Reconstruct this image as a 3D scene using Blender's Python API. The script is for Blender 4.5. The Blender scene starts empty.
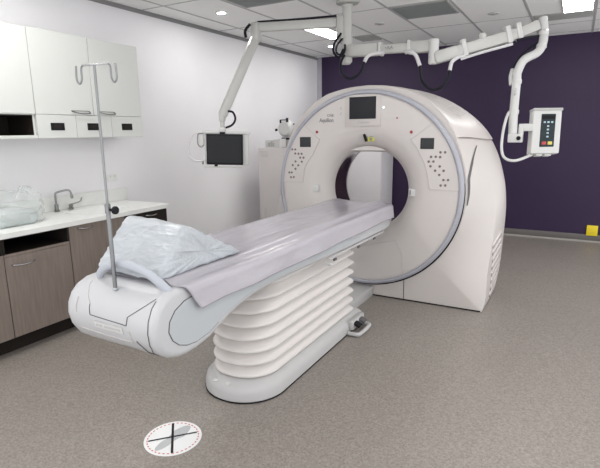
import bpy, bmesh, math, random
from mathutils import Vector as V, Matrix, noise
random.seed(4)
S = bpy.context.scene
COL = S.collection
PI = math.pi
H = 2.693

# ------------------------------------------------------------------ materials
def mat(name, col, rough=.5, metal=0, spec=.5, var=0, vscale=8, bump=0, bscale=40, bstretch=None, coat=0, alpha=1, trans=0, emit=None, estr=0):
    m = bpy.data.materials.new(name); m.use_nodes = True
    nt = m.node_tree; b = nt.nodes['Principled BSDF']
    c = (*col, 1)
    b.inputs['Base Color'].default_value = c
    b.inputs['Roughness'].default_value = rough
    b.inputs['Metallic'].default_value = metal
    b.inputs['Specular IOR Level'].default_value = spec
    b.inputs['Coat Weight'].default_value = coat
    b.inputs['Coat Roughness'].default_value = .15
    b.inputs['Alpha'].default_value = alpha
    b.inputs['Transmission Weight'].default_value = trans
    if emit:
        b.inputs['Emission Color'].default_value = (*emit, 1); b.inputs['Emission Strength'].default_value = estr
    tc = nt.nodes.new('ShaderNodeTexCoord')
    src = tc.outputs['Object']
    if bstretch:
        mp = nt.nodes.new('ShaderNodeMapping'); mp.inputs['Scale'].default_value = bstretch
        nt.links.new(src, mp.inputs['Vector']); src = mp.outputs['Vector']
    if var:
        n = nt.nodes.new('ShaderNodeTexNoise'); n.inputs['Scale'].default_value = vscale; n.inputs['Detail'].default_value = 4
        nt.links.new(src, n.inputs['Vector'])
        r = nt.nodes.new('ShaderNodeValToRGB')
        r.color_ramp.elements[0].position = .3; r.color_ramp.elements[1].position = .7
        r.color_ramp.elements[0].color = (*[max(0, x*(1-var)) for x in col], 1)
        r.color_ramp.elements[1].color = (*[min(1, x*(1+var)) for x in col], 1)
        nt.links.new(n.outputs['Fac'], r.inputs['Fac']); nt.links.new(r.outputs['Color'], b.inputs['Base Color'])
    if bump:
        n2 = nt.nodes.new('ShaderNodeTexNoise'); n2.inputs['Scale'].default_value = bscale; n2.inputs['Detail'].default_value = 5
        nt.links.new(src, n2.inputs['Vector'])
        bp = nt.nodes.new('ShaderNodeBump'); bp.inputs['Strength'].default_value = bump; bp.inputs['Distance'].default_value = .01
        nt.links.new(n2.outputs['Fac'], bp.inputs['Height']); nt.links.new(bp.outputs['Normal'], b.inputs['Normal'])
    return m

def floor_mat():
    m = mat('speckled_vinyl', (.3, .28, .26), .42)
    nt = m.node_tree; b = nt.nodes['Principled BSDF']; L = nt.links.new
    tc = nt.nodes.new('ShaderNodeTexCoord')
    n1 = nt.nodes.new('ShaderNodeTexNoise'); n1.inputs['Scale'].default_value = 95; n1.inputs['Detail'].default_value = 6; n1.inputs['Roughness'].default_value = .8
    v = nt.nodes.new('ShaderNodeTexVoronoi'); v.inputs['Scale'].default_value = 120
    n3 = nt.nodes.new('ShaderNodeTexNoise'); n3.inputs['Scale'].default_value = 1.3; n3.inputs['Detail'].default_value = 3
    for n in (n1, v, n3): L(tc.outputs['Object'], n.inputs['Vector'])
    r = nt.nodes.new('ShaderNodeValToRGB'); e = r.color_ramp.elements
    e[0].position = .33; e[0].color = (.146, .125, .110, 1); e[1].position = .68; e[1].color = (.372, .340, .306, 1)
    e2 = r.color_ramp.elements.new(.5); e2.color = (.250, .223, .200, 1)
    L(n1.outputs['Fac'], r.inputs['Fac'])
    r2 = nt.nodes.new('ShaderNodeValToRGB'); e = r2.color_ramp.elements
    e[0].position = 0; e[0].color = (1, 1, 1, 1); e[1].position = .16; e[1].color = (0, 0, 0, 1)
    L(v.outputs['Distance'], r2.inputs['Fac'])
    mx = nt.nodes.new('ShaderNodeMix'); mx.data_type = 'RGBA'
    L(r2.outputs['Color'], mx.inputs[0]); L(r.outputs['Color'], mx.inputs[6]); mx.inputs[7].default_value = (.50, .47, .43, 1)
    L(mx.outputs[2], b.inputs['Base Color'])
    mr = nt.nodes.new('ShaderNodeMapRange'); mr.inputs[3].default_value = .36; mr.inputs[4].default_value = .5
    L(n3.outputs['Fac'], mr.inputs[0]); L(mr.outputs[0], b.inputs['Roughness'])
    return m

M = dict(
 wall=mat('white_wall_paint', (.82, .81, .83), .6, var=.015, vscale=2, bump=.02, bscale=150),
 wallg=mat('grey_wall_paint', (.42, .41, .45), .6, var=.02),
 purple=mat('purple_wall_paint', (.032, .0165, .054), .5, spec=.35, var=.06, vscale=2.5, bump=.02, bscale=120),
 ceil=mat('ceiling_tile', (.88, .885, .875), .8, var=.02, vscale=60, bump=.05, bscale=200),
 tbar=mat('ceiling_grid_bar', (.45, .45, .45), .5, var=.02),
 shadowline=mat('grey_shadow_line_trim', (.22, .22, .22), .6, var=.03),
 skirt=mat('grey_coved_skirting', (.135, .125, .12), .5, var=.05),
 skirtl=mat('pale_skirting_edge', (.42, .40, .37), .5, var=.05),
 gantry=mat('white_gantry_plastic', (.545, .51, .49), .33, var=.008, vscale=3),
 gantry2=mat('white_cover_plastic', (.565, .53, .515), .32, var=.008, vscale=3),
 ring=mat('blue_grey_ring_trim', (.36, .365, .41), .35, var=.02),
 seam=mat('dark_grey_seam', (.10, .095, .10), .6, var=.05),
 seaml=mat('light_grey_seam', (.50, .475, .47), .6, var=.03),
 black=mat('black_plastic', (.012, .012, .014), .55, spec=.15, var=.1),
 screen=mat('dark_screen_glass', (.026, .027, .031), .55, spec=.15, var=.05),
 screen2=mat('grey_screen_glass', (.045, .047, .05), .55, spec=.15, var=.05),
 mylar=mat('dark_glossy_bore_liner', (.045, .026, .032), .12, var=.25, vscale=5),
 button=mat('grey_button', (.17, .14, .125), .4, var=.05),
 red=mat('red_indicator', (.30, .03, .03), .4, var=.05),
 glow=mat('green_white_lamp', (.6, .8, .7), .4, emit=(.7, 1, .88), estr=1.6, var=.01),
 yellow=mat('yellow_plastic', (.85, .66, .02), .45, var=.04),
 yellowl=mat('yellow_sticker', (.52, .50, .08), .5, var=.04),
 table=mat('white_table_plastic', (.475, .48, .495), .33, var=.008, vscale=3),
 panel=mat('blue_grey_side_panel', (.42, .445, .465), .4, var=.015, vscale=4),
 hoop=mat('blue_grey_rubber', (.40, .425, .47), .45, var=.03),
 bellows=mat('white_bellows_rubber', (.63, .60, .58), .5, var=.01, vscale=5, bump=.03, bscale=30),
 base=mat('pale_grey_base_plastic', (.46, .455, .455), .42, var=.015),
 sheet=mat('clear_plastic_sheet', (.45, .43, .47), .2, var=.03, vscale=6, bump=.55, bscale=11, bstretch=(1.8, .5, 1), alpha=.9),
 wedge=mat('plastic_wrapped_foam', (.42, .45, .48), .28, var=.04, vscale=7, bump=.5, bscale=12, bstretch=(1.0, 5.5, 4.5), coat=.4),
 steel=mat('stainless_steel', (.24, .245, .25), .35, metal=1, var=.03),
 chrome=mat('chrome', (.36, .36, .37), .25, metal=1, var=.02),
 chromed=mat('satin_chrome_tap', (.30, .31, .30), .3, metal=1, var=.03),
 cab=mat('white_cabinet_laminate', (.60, .615, .59), .45, var=.008, vscale=3),
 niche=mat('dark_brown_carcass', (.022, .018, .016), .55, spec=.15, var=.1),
 top=mat('white_solid_worktop', (.76, .77, .75), .3, var=.008),
 bag=mat('clear_plastic_bag', (.62, .66, .65), .12, var=.03, vscale=10, bump=.4, bscale=18, alpha=.34),
 foam=mat('pale_packed_tray', (.52, .57, .56), .4, var=.05),
 arm=mat('white_arm_enamel', (.49, .49, .47), .35, var=.012, vscale=4),
 armw=mat('bright_white_plastic', (.56, .56, .55), .35, var=.008),
 conduit=mat('pale_grey_conduit', (.60, .59, .60), .4, var=.01),
 cable=mat('black_cable', (.012, .012, .018), .55, spec=.15, var=.1),
 pend=mat('dark_keypad', (.03, .04, .045), .55, spec=.15, var=.2, vscale=25),
 redk=mat('red_key', (.40, .05, .05), .4, var=.05),
 yelk=mat('yellow_key', (.62, .52, .12), .4, var=.05),
 bluek=mat('pale_blue_key', (.42, .55, .62), .4, var=.05),
 tall=mat('pale_grey_cabinet_steel', (.62, .585, .575), .4, var=.01),
 backcab=mat('white_steel_cupboard', (.76, .74, .76), .4, var=.01),
 grille=mat('grey_air_grille', (.27, .285, .285), .6, var=.04, vscale=80),
 slot=mat('slot_diffuser_grey', (.40, .40, .39), .5, var=.05),
 sticker=mat('white_floor_vinyl', (.74, .75, .75), .4, var=.015),
 stred=mat('red_dash_print', (.55, .14, .13), .5, var=.1),
 foot=mat('grey_footprint_print', (.42, .43, .44), .5, var=.04),
 tape=mat('black_tape', (.014, .014, .016), .55, spec=.15, var=.1),
 print=mat('grey_print', (.20, .20, .215), .5, var=.03),
 printl=mat('light_grey_print', (.42, .42, .43), .5, var=.03),
 floor=floor_mat(),
)
def wood():
    m = mat('taupe_woodgrain_laminate', (.2, .17, .15), .5)
    nt = m.node_tree; b = nt.nodes['Principled BSDF']; L = nt.links.new
    tc = nt.nodes.new('ShaderNodeTexCoord'); mp = nt.nodes.new('ShaderNodeMapping'); mp.inputs['Scale'].default_value = (22, 22, 1.6)
    n = nt.nodes.new('ShaderNodeTexNoise'); n.inputs['Scale'].default_value = 3; n.inputs['Detail'].default_value = 6
    L(tc.outputs['Object'], mp.inputs['Vector']); L(mp.outputs['Vector'], n.inputs['Vector'])
    r = nt.nodes.new('ShaderNodeValToRGB'); e = r.color_ramp.elements
    e[0].position = .3; e[0].color = (.185, .150, .128, 1); e[1].position = .7; e[1].color = (.232, .192, .167, 1)
    L(n.outputs['Fac'], r.inputs['Fac']); L(r.outputs['Color'], b.inputs['Base Color'])
    return m
M['wood'] = wood()
def lightmat(name, col, s):
    m = mat(name, (.9, .9, .9), .5, emit=col, estr=s, var=.005); return m
M['lamp'] = lightmat('light_panel_diffuser', (1, .985, .965), 9.5)
M['down'] = lightmat('downlight_lens', (1, .985, .96), 190)

# ------------------------------------------------------------------ mesh helpers
def new(): return bmesh.new()

def link(name, bm, m, parent=None, smooth=True, loc=None, angle=40, solid=0):
    """One mesh object. Vertices are given in world metres; loc (or the parent's place) becomes the origin."""
    bmesh.ops.recalc_face_normals(bm, faces=bm.faces[:])
    me = bpy.data.meshes.new(name)
    off = V(loc) if loc is not None else (parent_world(parent) if parent else None)
    if off is None:
        lo = [min(v.co[i] for v in bm.verts) for i in range(3)]; hi = [max(v.co[i] for v in bm.verts) for i in range(3)]
        off = V(((lo[0]+hi[0])/2, (lo[1]+hi[1])/2, lo[2]))
    for v in bm.verts: v.co -= off
    if smooth:
        for f in bm.faces: f.smooth = True
        lim = math.radians(angle)
        for e in bm.edges:
            if len(e.link_faces) == 2 and e.calc_face_angle(0) > lim: e.smooth = False
    bm.to_mesh(me); bm.free()
    me.materials.append(m)
    o = bpy.data.objects.new(name, me); COL.objects.link(o)
    if parent: o.parent = parent
    else: o.location = off
    if solid:
        md = o.modifiers.new('thickness', 'SOLIDIFY'); md.thickness = solid; md.offset = 0
    return o

def parent_world(p):
    w = V((0, 0, 0))
    while p is not None: w += V(p.location); p = p.parent
    return w

def tag(o, label, cat, group=None):
    o['label'] = label; o['category'] = cat
    if group: o['group'] = group
    return o
def thing(name, loc, label, cat, group=None):
    o = bpy.data.objects.new(name, None); COL.objects.link(o); o.location = loc; o.empty_display_size = .1
    return tag(o, label, cat, group)
def struct(o):
    o['kind'] = 'structure'; return o

def box(bm, lo, hi, bev=0, seg=2):
    lo, hi = V(lo), V(hi)
    r = bmesh.ops.create_cube(bm, size=1)
    vs = r['verts']; c = (lo+hi)/2; d = hi-lo
    for v in vs: v.co = V((v.co.x*d.x, v.co.y*d.y, v.co.z*d.z)) + c
    if bev:
        es = list({e for v in vs for e in v.link_edges})
        bmesh.ops.bevel(bm, geom=es, offset=bev, segments=seg, profile=.5, affect='EDGES')
    return bm

def obox(bm, c, ax, ay, az, size, bev=0):
    """box with its own axes"""
    t = new(); box(t, (-size[0]/2, -size[1]/2, -size[2]/2), (size[0]/2, size[1]/2, size[2]/2), bev)
    R = Matrix((V(ax).normalized(), V(ay).normalized(), V(az).normalized())).transposed()
    add(bm, t, lambda p: R @ p + V(c)); return bm

def add(bm, t, fn):
    mp = {}
    for v in t.verts: mp[v] = bm.verts.new(fn(v.co.copy()))
    for f in t.faces:
        try: bm.faces.new([mp[v] for v in f.verts])
        except ValueError: pass
    t.free()

def bar(bm, p, q, w, h, bev=.008, upv=(0, 0, 1)):
    p, q = V(p), V(q); a = (q-p); L = a.length; a.normalize()
    s = a.cross(V(upv)); 
    if s.length < 1e-3: s = a.cross(V((0, 1, 0)))
    s.normalize(); u = s.cross(a)
    return obox(bm, (p+q)/2, a, s, u, (L, w, h), bev)

def catmull(pts, n=6):
    P = [V(p) for p in pts]
    if len(P) < 3: return P
    P = [2*P[0]-P[1]] + P + [2*P[-1]-P[-2]]
    out = []
    for i in range(1, len(P)-2):
        a, b, c, d = P[i-1:i+3]
        for k in range(n):
            t = k/n
            out.append(.5*((2*b)+(c-a)*t+(2*a-5*b+4*c-d)*t*t+(3*b-a-3*c+d)*t**3))
    out.append(P[-2]); return out

def tube(bm, pts, r, seg=10, smooth=6, closed=False, flat=1.0):
    P = catmull(pts, smooth) if smooth else [V(p) for p in pts]
    n = len(P); rings = []
    nrm = None
    for i in range(n):
        t = (P[(i+1) % n]-P[i-1]) if closed else (P[min(i+1, n-1)]-P[max(i-1, 0)])
        t.normalize()
        if nrm is None:
            nrm = t.cross(V((0, 0, 1)))
            if nrm.length < .05: nrm = t.cross(V((0, 1, 0)))
        nrm = (nrm - t*nrm.dot(t)).normalized(); b = t.cross(nrm)
        rr = r[i*len(r)//n] if isinstance(r, (list, tuple)) else r
        rings.append([bm.verts.new(P[i] + nrm*math.cos(2*PI*k/seg)*rr + b*math.sin(2*PI*k/seg)*rr*flat) for k in range(seg)])
    m = n if closed else n-1
    for i in range(m):
        A, B = rings[i], rings[(i+1) % n]
        for k in range(seg): bm.faces.new([A[k], A[(k+1) % seg], B[(k+1) % seg], B[k]])
    if not closed:
        bm.faces.new(rings[0][::-1]); bm.faces.new(rings[-1])
    return bm

def loft(bm, rings, cap0=True, cap1=True, closed=True):
    R = [[bm.verts.new(p) for p in r] for r in rings]; n = len(R[0])
    for A, B in zip(R, R[1:]):
        for k in range(n if closed else n-1):
            j = (k+1) % n
            try: bm.faces.new([A[k], A[j], B[j], B[k]])
            except ValueError: pass
    if cap0: bm.faces.new(R[0][::-1])
    if cap1: bm.faces.new(R[-1])
    return bm

def cyl(bm, c, r, h, axis='z', seg=24, bev=0):
    t = new()
    prof = [(r-bev, 0), (r, bev), (r, h-bev), (r-bev, h)] if bev else [(r, 0), (r, h)]
    loft(t, [[(a*math.cos(2*PI*k/seg), a*math.sin(2*PI*k/seg), z) for k in range(seg)] for a, z in prof])
    f = {'z': lambda p: p, 'x': lambda p: V((p.z, p.x, p.y)), '-y': lambda p: V((p.x, -p.z, p.y)), '-z': lambda p: V((p.x, -p.y, -p.z))}[axis]
    add(bm, t, lambda p: f(p)+V(c)); return bm

def lathe_y(bm, prof, cx, cz, seg=128, a0=0, a1=2*PI):
    """profile of (radius, y) spun about the y axis through (cx, cz)"""
    full = abs(a1-a0-2*PI) < 1e-6
    n = seg if full else seg+1
    loft(bm, [[(cx+r*math.cos(a0+(a1-a0)*k/seg), y, cz+r*math.sin(a0+(a1-a0)*k/seg)) for k in range(n)] for r, y in prof], False, False, full)
    return bm

def text_mesh(name, body, size, loc, m, parent, rot=(PI/2, 0, 0), extrude=.0008, bold=0, shear=0, sx=1):
    cu = bpy.data.curves.new('t', 'FONT'); cu.body = body; cu.size = size; cu.extrude = extrude; cu.offset = bold; cu.align_x = 'CENTER'; cu.align_y = 'CENTER'; cu.shear = shear
    t = bpy.data.objects.new('t', cu); COL.objects.link(t)
    dg = bpy.context.evaluated_depsgraph_get(); me = bpy.data.meshes.new_from_object(t.evaluated_get(dg))
    bpy.data.objects.remove(t); bpy.data.curves.remove(cu)
    me.name = name; R = Matrix.Rotation(rot[2], 4, 'Z') @ Matrix.Rotation(rot[1], 4, 'Y') @ Matrix.Rotation(rot[0], 4, 'X')
    me.transform(Matrix.Diagonal((sx, 1, 1, 1))); me.transform(R); me.transform(Matrix.Translation(V(loc) - parent_world(parent)))
    me.materials.clear(); me.materials.append(m)
    o = bpy.data.objects.new(name, me); COL.objects.link(o); o.parent = parent
    return o

# ------------------------------------------------------------------ the room
XR, YF = 5.7, -9.0
def slab(name, lo, hi, m, loc=None):
    return struct(link(name, box(new(), lo, hi), m, smooth=False, loc=loc))
slab('floor', (-.1, YF, -.1), (XR, .1, 0), M['floor'])
slab('ceiling', (-.1, YF, H), (XR, .1, H+.1), M['ceil'])
slab('wall_left', (-.1, YF, 0), (0, 0, H), M['wall'])
slab('wall_back', (-.1, 0, 0), (XR, .1, H), M['purple'])
slab('trim_1', (0, -.012, 0), (.085, 0, H), M['wallg'])             # pale return strip in the corner
slab('trim_2', (0, YF, H-.035), (.02, -.012, H), M['shadowline'])    # shadow line along the left wall
b = new(); box(b, (.085, -.014, .018), (XR, 0, .10), .004)
struct(link('baseboard_back', b, M['skirt']))
slab('trim_3', (.085, -.03, 0), (XR, 0, .018), M['skirtl'])
# ceiling grid
b = new()
for i in range(10):
    x = .31 + .6*i
    if x < XR: box(b, (x-.012, YF, H-.004), (x+.012, 0, H))
for k in range(8):
    y = -.19 - 1.2*k
    if y > YF: box(b, (.02, y-.008, H-.0035), (XR, y+.008, H))
box(b, (3.31, -.79-.008, H-.0035), (XR, -.79+.008, H))
struct(link('trim_4', b, M['tbar'], smooth=False))

# ceiling lights
def panel(x0, x1, y0, y1, label):
    t = thing('ceiling_light_panel', ((x0+x1)/2, (y0+y1)/2, H-.012), label, 'ceiling light', 'recessed ceiling light panels')
    b = new()
    for lo, hi in (((x0, y0), (x0+.012, y1)), ((x1-.012, y0), (x1, y1)), ((x0+.012, y0), (x1-.012, y0+.012)), ((x0+.012, y1-.012), (x1-.012, y1))):
        box(b, (*lo, H-.012), (*hi, H))
    link('frame', b, M['armw'], t, smooth=False)
    link('diffuser', box(new(), (x0+.012, y0+.012, H-.008), (x1-.012, y1-.012, H)), M['lamp'], t, smooth=False)
panel(.925, 1.205, -2.58, -1.40, 'long recessed light panel above the hanging monitor arm, near left wall')
panel(3.615, 3.895, -2.58, -1.40, 'bright recessed light panel at top right, above the wall of dark purple')
for i, (x, y) in enumerate(((.925, -6.18), (.925, -8.58), (3.615, -4.98), (3.615, -8.58), (2.13, -8.58), (4.815, -6.18))):  # extra panels out of view, added to even the light and soften shadows
    panel(x, x+.28, y, y+1.18, 'unseen recessed light panel added towards the front of the room for even light')
def down(x, y, label):
    t = thing('downlight', (x, y, H-.008), label, 'downlight', 'round ceiling downlights')
    b = new(); loft(b, [[(x+r*math.cos(a*PI/16), y+r*math.sin(a*PI/16), z) for a in range(32)] for r, z in ((.040, H-.002), (.040, H-.007), (.058, H-.006), (.060, H))], False, False)
    link('rim', b, M['armw'], t)
    link('lens', cyl(new(), (x, y, H-.002), .040, .004, '-z', 32), M['down'], t)
down(.61, -3.29, 'small round downlight in the ceiling left of the monitor arm')
down(.69, -.90, 'small round downlight close to the back corner, beside the arm column')
down(.61, -5.70, 'small round downlight added out of view above the sink bench for light')  # unseen; carries the downlight row on, added for its light

def grille(x0, x1, y0, y1, label):
    t = thing('air_grille', ((x0+x1)/2, (y0+y1)/2, H-.01), label, 'air grille')
    b = new(); box(b, (x0+.012, y0+.012, H-.004), (x1-.012, y1-.012, H))
    n = 28
    for i in range(n):
        y = y0+.02+(y1-y0-.04)*(i+.5)/n
        box(b, (x0+.012, y-.004, H-.009), (x1-.012, y+.004, H-.003))
    link('core', b, M['grille'], t, smooth=False)
    b = new()
    for lo, hi in (((x0, y0), (x0+.014, y1)), ((x1-.014, y0), (x1, y1)), ((x0, y0), (x1, y0+.014)), ((x0, y1-.014), (x1, y1))): box(b, (*lo, H-.01), (*hi, H))
    link('frame', b, M['slot'], t, smooth=False)
grille(2.125, 2.685, -2.57, -2.0, 'square grey return air grille in the ceiling above the scanner')
grille(.95, 1.50, -3.95, -3.33, 'grey return air grille in the ceiling near the round downlight')
def slotd(x0, x1, y0, y1, label):
    t = thing('slot_diffuser', ((x0+x1)/2, (y0+y1)/2, H-.012), label, 'air vent')
    link('backing', box(new(), (x0, y0, H-.003), (x1, y1, H)), M['black'], t, smooth=False)
    n = 5
    for i in range(n):
        y = y0+(y1-y0)*i/(n-1)
        link('blade', box(new(), (x0, y-.012, H-.014), (x1, y+.012, H-.0), .003), M['slot'], t)
slotd(1.22, 1.50, -1.36, -1.05, 'small slatted air vent in the ceiling just behind the arm column')
slotd(3.33, 3.90, -1.37, -1.10, 'slatted air vent in the ceiling beside the top right light panel')
def smoke(x, y, label):
    t = thing('ceiling_sensor', (x, y, H), label, 'sensor', 'flush ceiling sensors')
    link('plate', cyl(new(), (x, y, H), .055, .010, '-z', 32, .003), M['armw'], t)
    link('lens', cyl(new(), (x, y, H-.010), .022, .006, '-z', 20, .002), M['printl'], t)
smoke(1.79, -1.93, 'flat round ceiling sensor left of the air grille')
smoke(2.98, -1.75, 'flat round ceiling sensor between air grille and right light panel')

# ------------------------------------------------------------------ wall cabinets over the bench
def handle_bar(bm, x, y0, y1, z):
    tube(bm, [(x, y0, z), (x+.022, y0+.012, z), (x+.03, (y0+y1)/2, z-.006), (x+.022, y1-.012, z), (x, y1, z)], .005, 8, 4)
def dhandle(bm, x, y0, y1, z):   # a slim folded pull
    tube(bm, [(x, y0, z), (x+.028, y0+.01, z-.012), (x+.03, (y0+y1)/2, z-.022), (x+.028, y1-.01, z-.018), (x, y1, z)], .0045, 8, 4)
    tube(bm, [(x, y0, z), (x+.012, (y0+y1)/2, z), (x, y1, z)], .003, 8, 4)
def wall_cabinet(y0, y1, label, handle, niche=False):
    t = thing('wall_cabinet', (.17, (y0+y1)/2, 1.475), label, 'wall cabinet', 'white wall cabinets above the bench')
    b = new()
    if niche:
        box(b, (.002, y0+.001, 1.648), (.329, y1-.001, 2.262)); box(b, (.002, y0+.001, 1.485), (.329, y0+.016, 1.648)); box(b, (.002, y1-.016, 1.485), (.329, y1-.001, 1.648))
    else: box(b, (.002, y0+.001, 1.654), (.329, y1-.001, 2.262))
    link('body', b, M['cab'], t, smooth=False)
    d = link('door', box(new(), (.330, y0+.002, 1.655), (.35, y1-.002, 2.264), .0015, 1), M['cab'], t)
    if handle:
        b = new(); dhandle(b, .35, *handle, 1.687); link('handle', b, M['steel'], d)
    if niche:
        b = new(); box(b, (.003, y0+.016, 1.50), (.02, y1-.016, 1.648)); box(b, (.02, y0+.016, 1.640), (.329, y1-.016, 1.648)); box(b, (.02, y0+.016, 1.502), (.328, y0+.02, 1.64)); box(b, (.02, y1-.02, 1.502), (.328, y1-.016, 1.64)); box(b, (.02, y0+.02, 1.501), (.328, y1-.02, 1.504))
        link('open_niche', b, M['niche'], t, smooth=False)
        link('bottom_shelf', box(new(), (.002, y0+.001, 1.477), (.35, y1-.001, 1.50), .001, 1), M['cab'], t)
    return t
wall_cabinet(-5.745, -5.228, 'white wall cabinet at far left with dark open niche beneath its door', None, True)
wall_cabinet(-5.228, -4.720, 'white wall cabinet with door pull at lower right, middle of the wall cabinets', (-4.925, -4.765))
wall_cabinet(-4.720, -4.205, 'white wall cabinet nearest the scanner, door pull at lower left', (-4.675, -4.515))

def dispenser(y0, y1, yc, label):
    t = thing('glove_dispenser', (.17, (y0+y1)/2, 1.477), label, 'dispenser', 'white dispenser boxes under the wall cabinets')
    link('body', box(new(), (.002, y0+.001, 1.477), (.329, y1-.001, 1.652)), M['cab'], t, smooth=False)
    p = link('front_panel', box(new(), (.330, y0+.0015, 1.477), (.35, y1-.0015, 1.652), .001, 1), M['cab'], t)
    s_ = link('slot', box(new(), (.35, yc-.058, 1.535), (.3525, yc+.058, 1.592)), M['black'], p, smooth=False)
    link('inner_frame', box(new(), (.3525, yc-.034, 1.549), (.3545, yc+.034, 1.578), .001, 1), M['niche'], s_)
dispenser(-5.226, -4.895, -5.06, 'white dispenser box with black slot beside the dark open niche')
dispenser(-4.895, -4.550, -4.735, 'white dispenser box with black slot half hidden behind the drip pole')
dispenser(-4.550, -4.205, -4.385, 'white dispenser box with black slot at the right end of the row')
# ------------------------------------------------------------------ base cabinets, worktop
def base_cabinet(y0, y1, label, kind, hy=None, hz=None):
    t = thing('base_cabinet', (.3, (y0+y1)/2, 0), label, 'base cabinet', 'base cabinets under the white worktop')
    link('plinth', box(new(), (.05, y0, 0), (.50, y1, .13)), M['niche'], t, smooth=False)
    if kind == 'niche':
        link('body', box(new(), (.02, y0+.001, .13), (.579, y1-.001, .705)), M['wood'], t, smooth=False)
        link('top_rail', box(new(), (.579, y0+.001, .70), (.60, y1-.001, .716)), M['wood'], t, smooth=False)
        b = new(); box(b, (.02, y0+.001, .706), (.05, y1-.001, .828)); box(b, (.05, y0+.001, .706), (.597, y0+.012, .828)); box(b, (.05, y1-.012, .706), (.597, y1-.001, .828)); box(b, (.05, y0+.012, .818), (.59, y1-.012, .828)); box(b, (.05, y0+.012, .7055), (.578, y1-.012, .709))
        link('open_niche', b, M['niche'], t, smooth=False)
        d = link('door', box(new(), (.580, y0+.002, .13), (.60, y1-.002, .697), .0015, 1), M['wood'], t)
    elif kind == 'door':
        b = new(); box(b, (.02, y0+.001, .13), (.579, y1-.001, .70)); box(b, (.52, y0+.001, .70), (.579, y1-.001, .828)); box(b, (.02, y0+.001, .70), (.09, y1-.001, .828)); link('body', b, M['wood'], t, smooth=False)
        d = link('door', box(new(), (.580, y0+.002, .13), (.60, y1-.002, .826), .0015, 1), M['wood'], t)
    else:
        b = new(); box(b, (.02, y0+.001, .13), (.579, y1-.001, .70)); box(b, (.52, y0+.001, .70), (.579, y1-.001, .828)); box(b, (.02, y0+.001, .70), (.09, y1-.001, .828)); box(b, (.09, y1-.018, .70), (.52, y1-.001, .828)); link('body', b, M['niche'], t, smooth=False)
        d = link('drawer', box(new(), (.580, y0+.002, .66), (.60, y1-.002, .822), .0015, 1), M['niche'], t)
        link('door', box(new(), (.580, y0+.002, .13), (.60, y1-.002, .655), .0015, 1), M['niche'], t)
    if hy:
        b = new(); handle_bar(b, .60, *hy, hz); link('handle', b, M['chrome'], d)
base_cabinet(-6.26, -5.735, 'taupe base cabinet at the left edge under an open dark niche', 'niche')
base_cabinet(-5.733, -5.242, 'taupe base cabinet with chrome pull below a dark open niche', 'niche', (-5.69, -5.53), .640)
base_cabinet(-5.238, -4.712, 'taupe full-height base cabinet door with chrome pull behind the drip pole', 'door', (-5.165, -5.035), .800)
base_cabinet(-4.708, -4.222, 'black base cabinet with drawer pull at the bench end', 'dark', (-4.49, -4.36), .795)

t = thing('worktop', (.31, -5.23, .83), 'long white worktop with upstand and moulded sink along the left wall', 'worktop')
SY0, SY1, SX0, SX1 = -4.99, -4.50, .14, .50
b = new()
for lo, hi in (((.002, -6.26), (.62, SY0)), ((.002, SY1), (.62, -4.20)), ((.002, SY0), (SX0, SY1)), ((SX1, SY0), (.62, SY1))):
    box(b, (*lo, .829), (*hi, .864))
link('top', b, M['top'], t, smooth=False)
link('upstand', box(new(), (.001, -6.26, .864), (.02, -4.155, .985), .004), M['top'], t)
# basin: rounded bowl whose rim meets the worktop
def rrect(x0, x1, y0, y1, r, z, n=6):
    out = []
    for cx, cy, a in ((x1-r, y1-r, 0), (x0+r, y1-r, PI/2), (x0+r, y0+r, PI), (x1-r, y0+r, 1.5*PI)):
        for k in range(n+1): out.append((cx+r*math.cos(a+PI/2*k/n), cy+r*math.sin(a+PI/2*k/n), z))
    return out
b = new(); loft(b, [rrect(SX0-.004, SX1+.004, SY0-.004, SY1+.004, .004, .8645), rrect(SX0+.02, SX1-.02, SY0+.02, SY1-.02, .05, .862), rrect(SX0+.035, SX1-.035, SY0+.035, SY1-.035, .06, .80), rrect(SX0+.07, SX1-.07, SY0+.08, SY1-.08, .06, .74)], False, True)
bs = link('basin', b, M['top'], t)
link('drain', cyl(new(), (.25, -4.86, .741), .028, .004, 'z', 24, .001), M['chromed'], bs)

# tap with curved spout and separate lever
t = thing('tap', (.075, -4.93, .864), 'curved chrome mixer tap with swept lever on the white worktop', 'tap')
b = new(); cyl(b, (.075, -4.965, .8645), .024, .012, 'z', 24, .003); cyl(b, (.075, -4.965, .876), .017, .05, 'z', 24, .003); link('base', b, M['chromed'], t)
b = new(); tube(b, [(.075, -4.965, .92), (.075, -4.965, 1.0), (.082, -4.955, 1.025), (.12, -4.91, 1.04), (.145, -4.89, 1.042), (.158, -4.88, 1.03), (.165, -4.875, .995)], .0085, 12, 6); link('spout', b, M['chromed'], t)
b = new(); cyl(b, (.165, -4.875, .972), .012, .026, 'z', 16, .002); link('aerator', b, M['chromed'], t)
b = new(); cyl(b, (.075, -4.83, .8645), .022, .018, 'z', 24, .003); cyl(b, (.075, -4.83, .883), .018, .03, 'z', 24, .006); l = link('lever_base', b, M['chromed'], t)
b = new(); tube(b, [(.075, -4.83, .91), (.09, -4.80, .916), (.115, -4.765, .93), (.125, -4.752, .965)], .0065, 10, 5); link('lever', b, M['chromed'], l)

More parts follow.
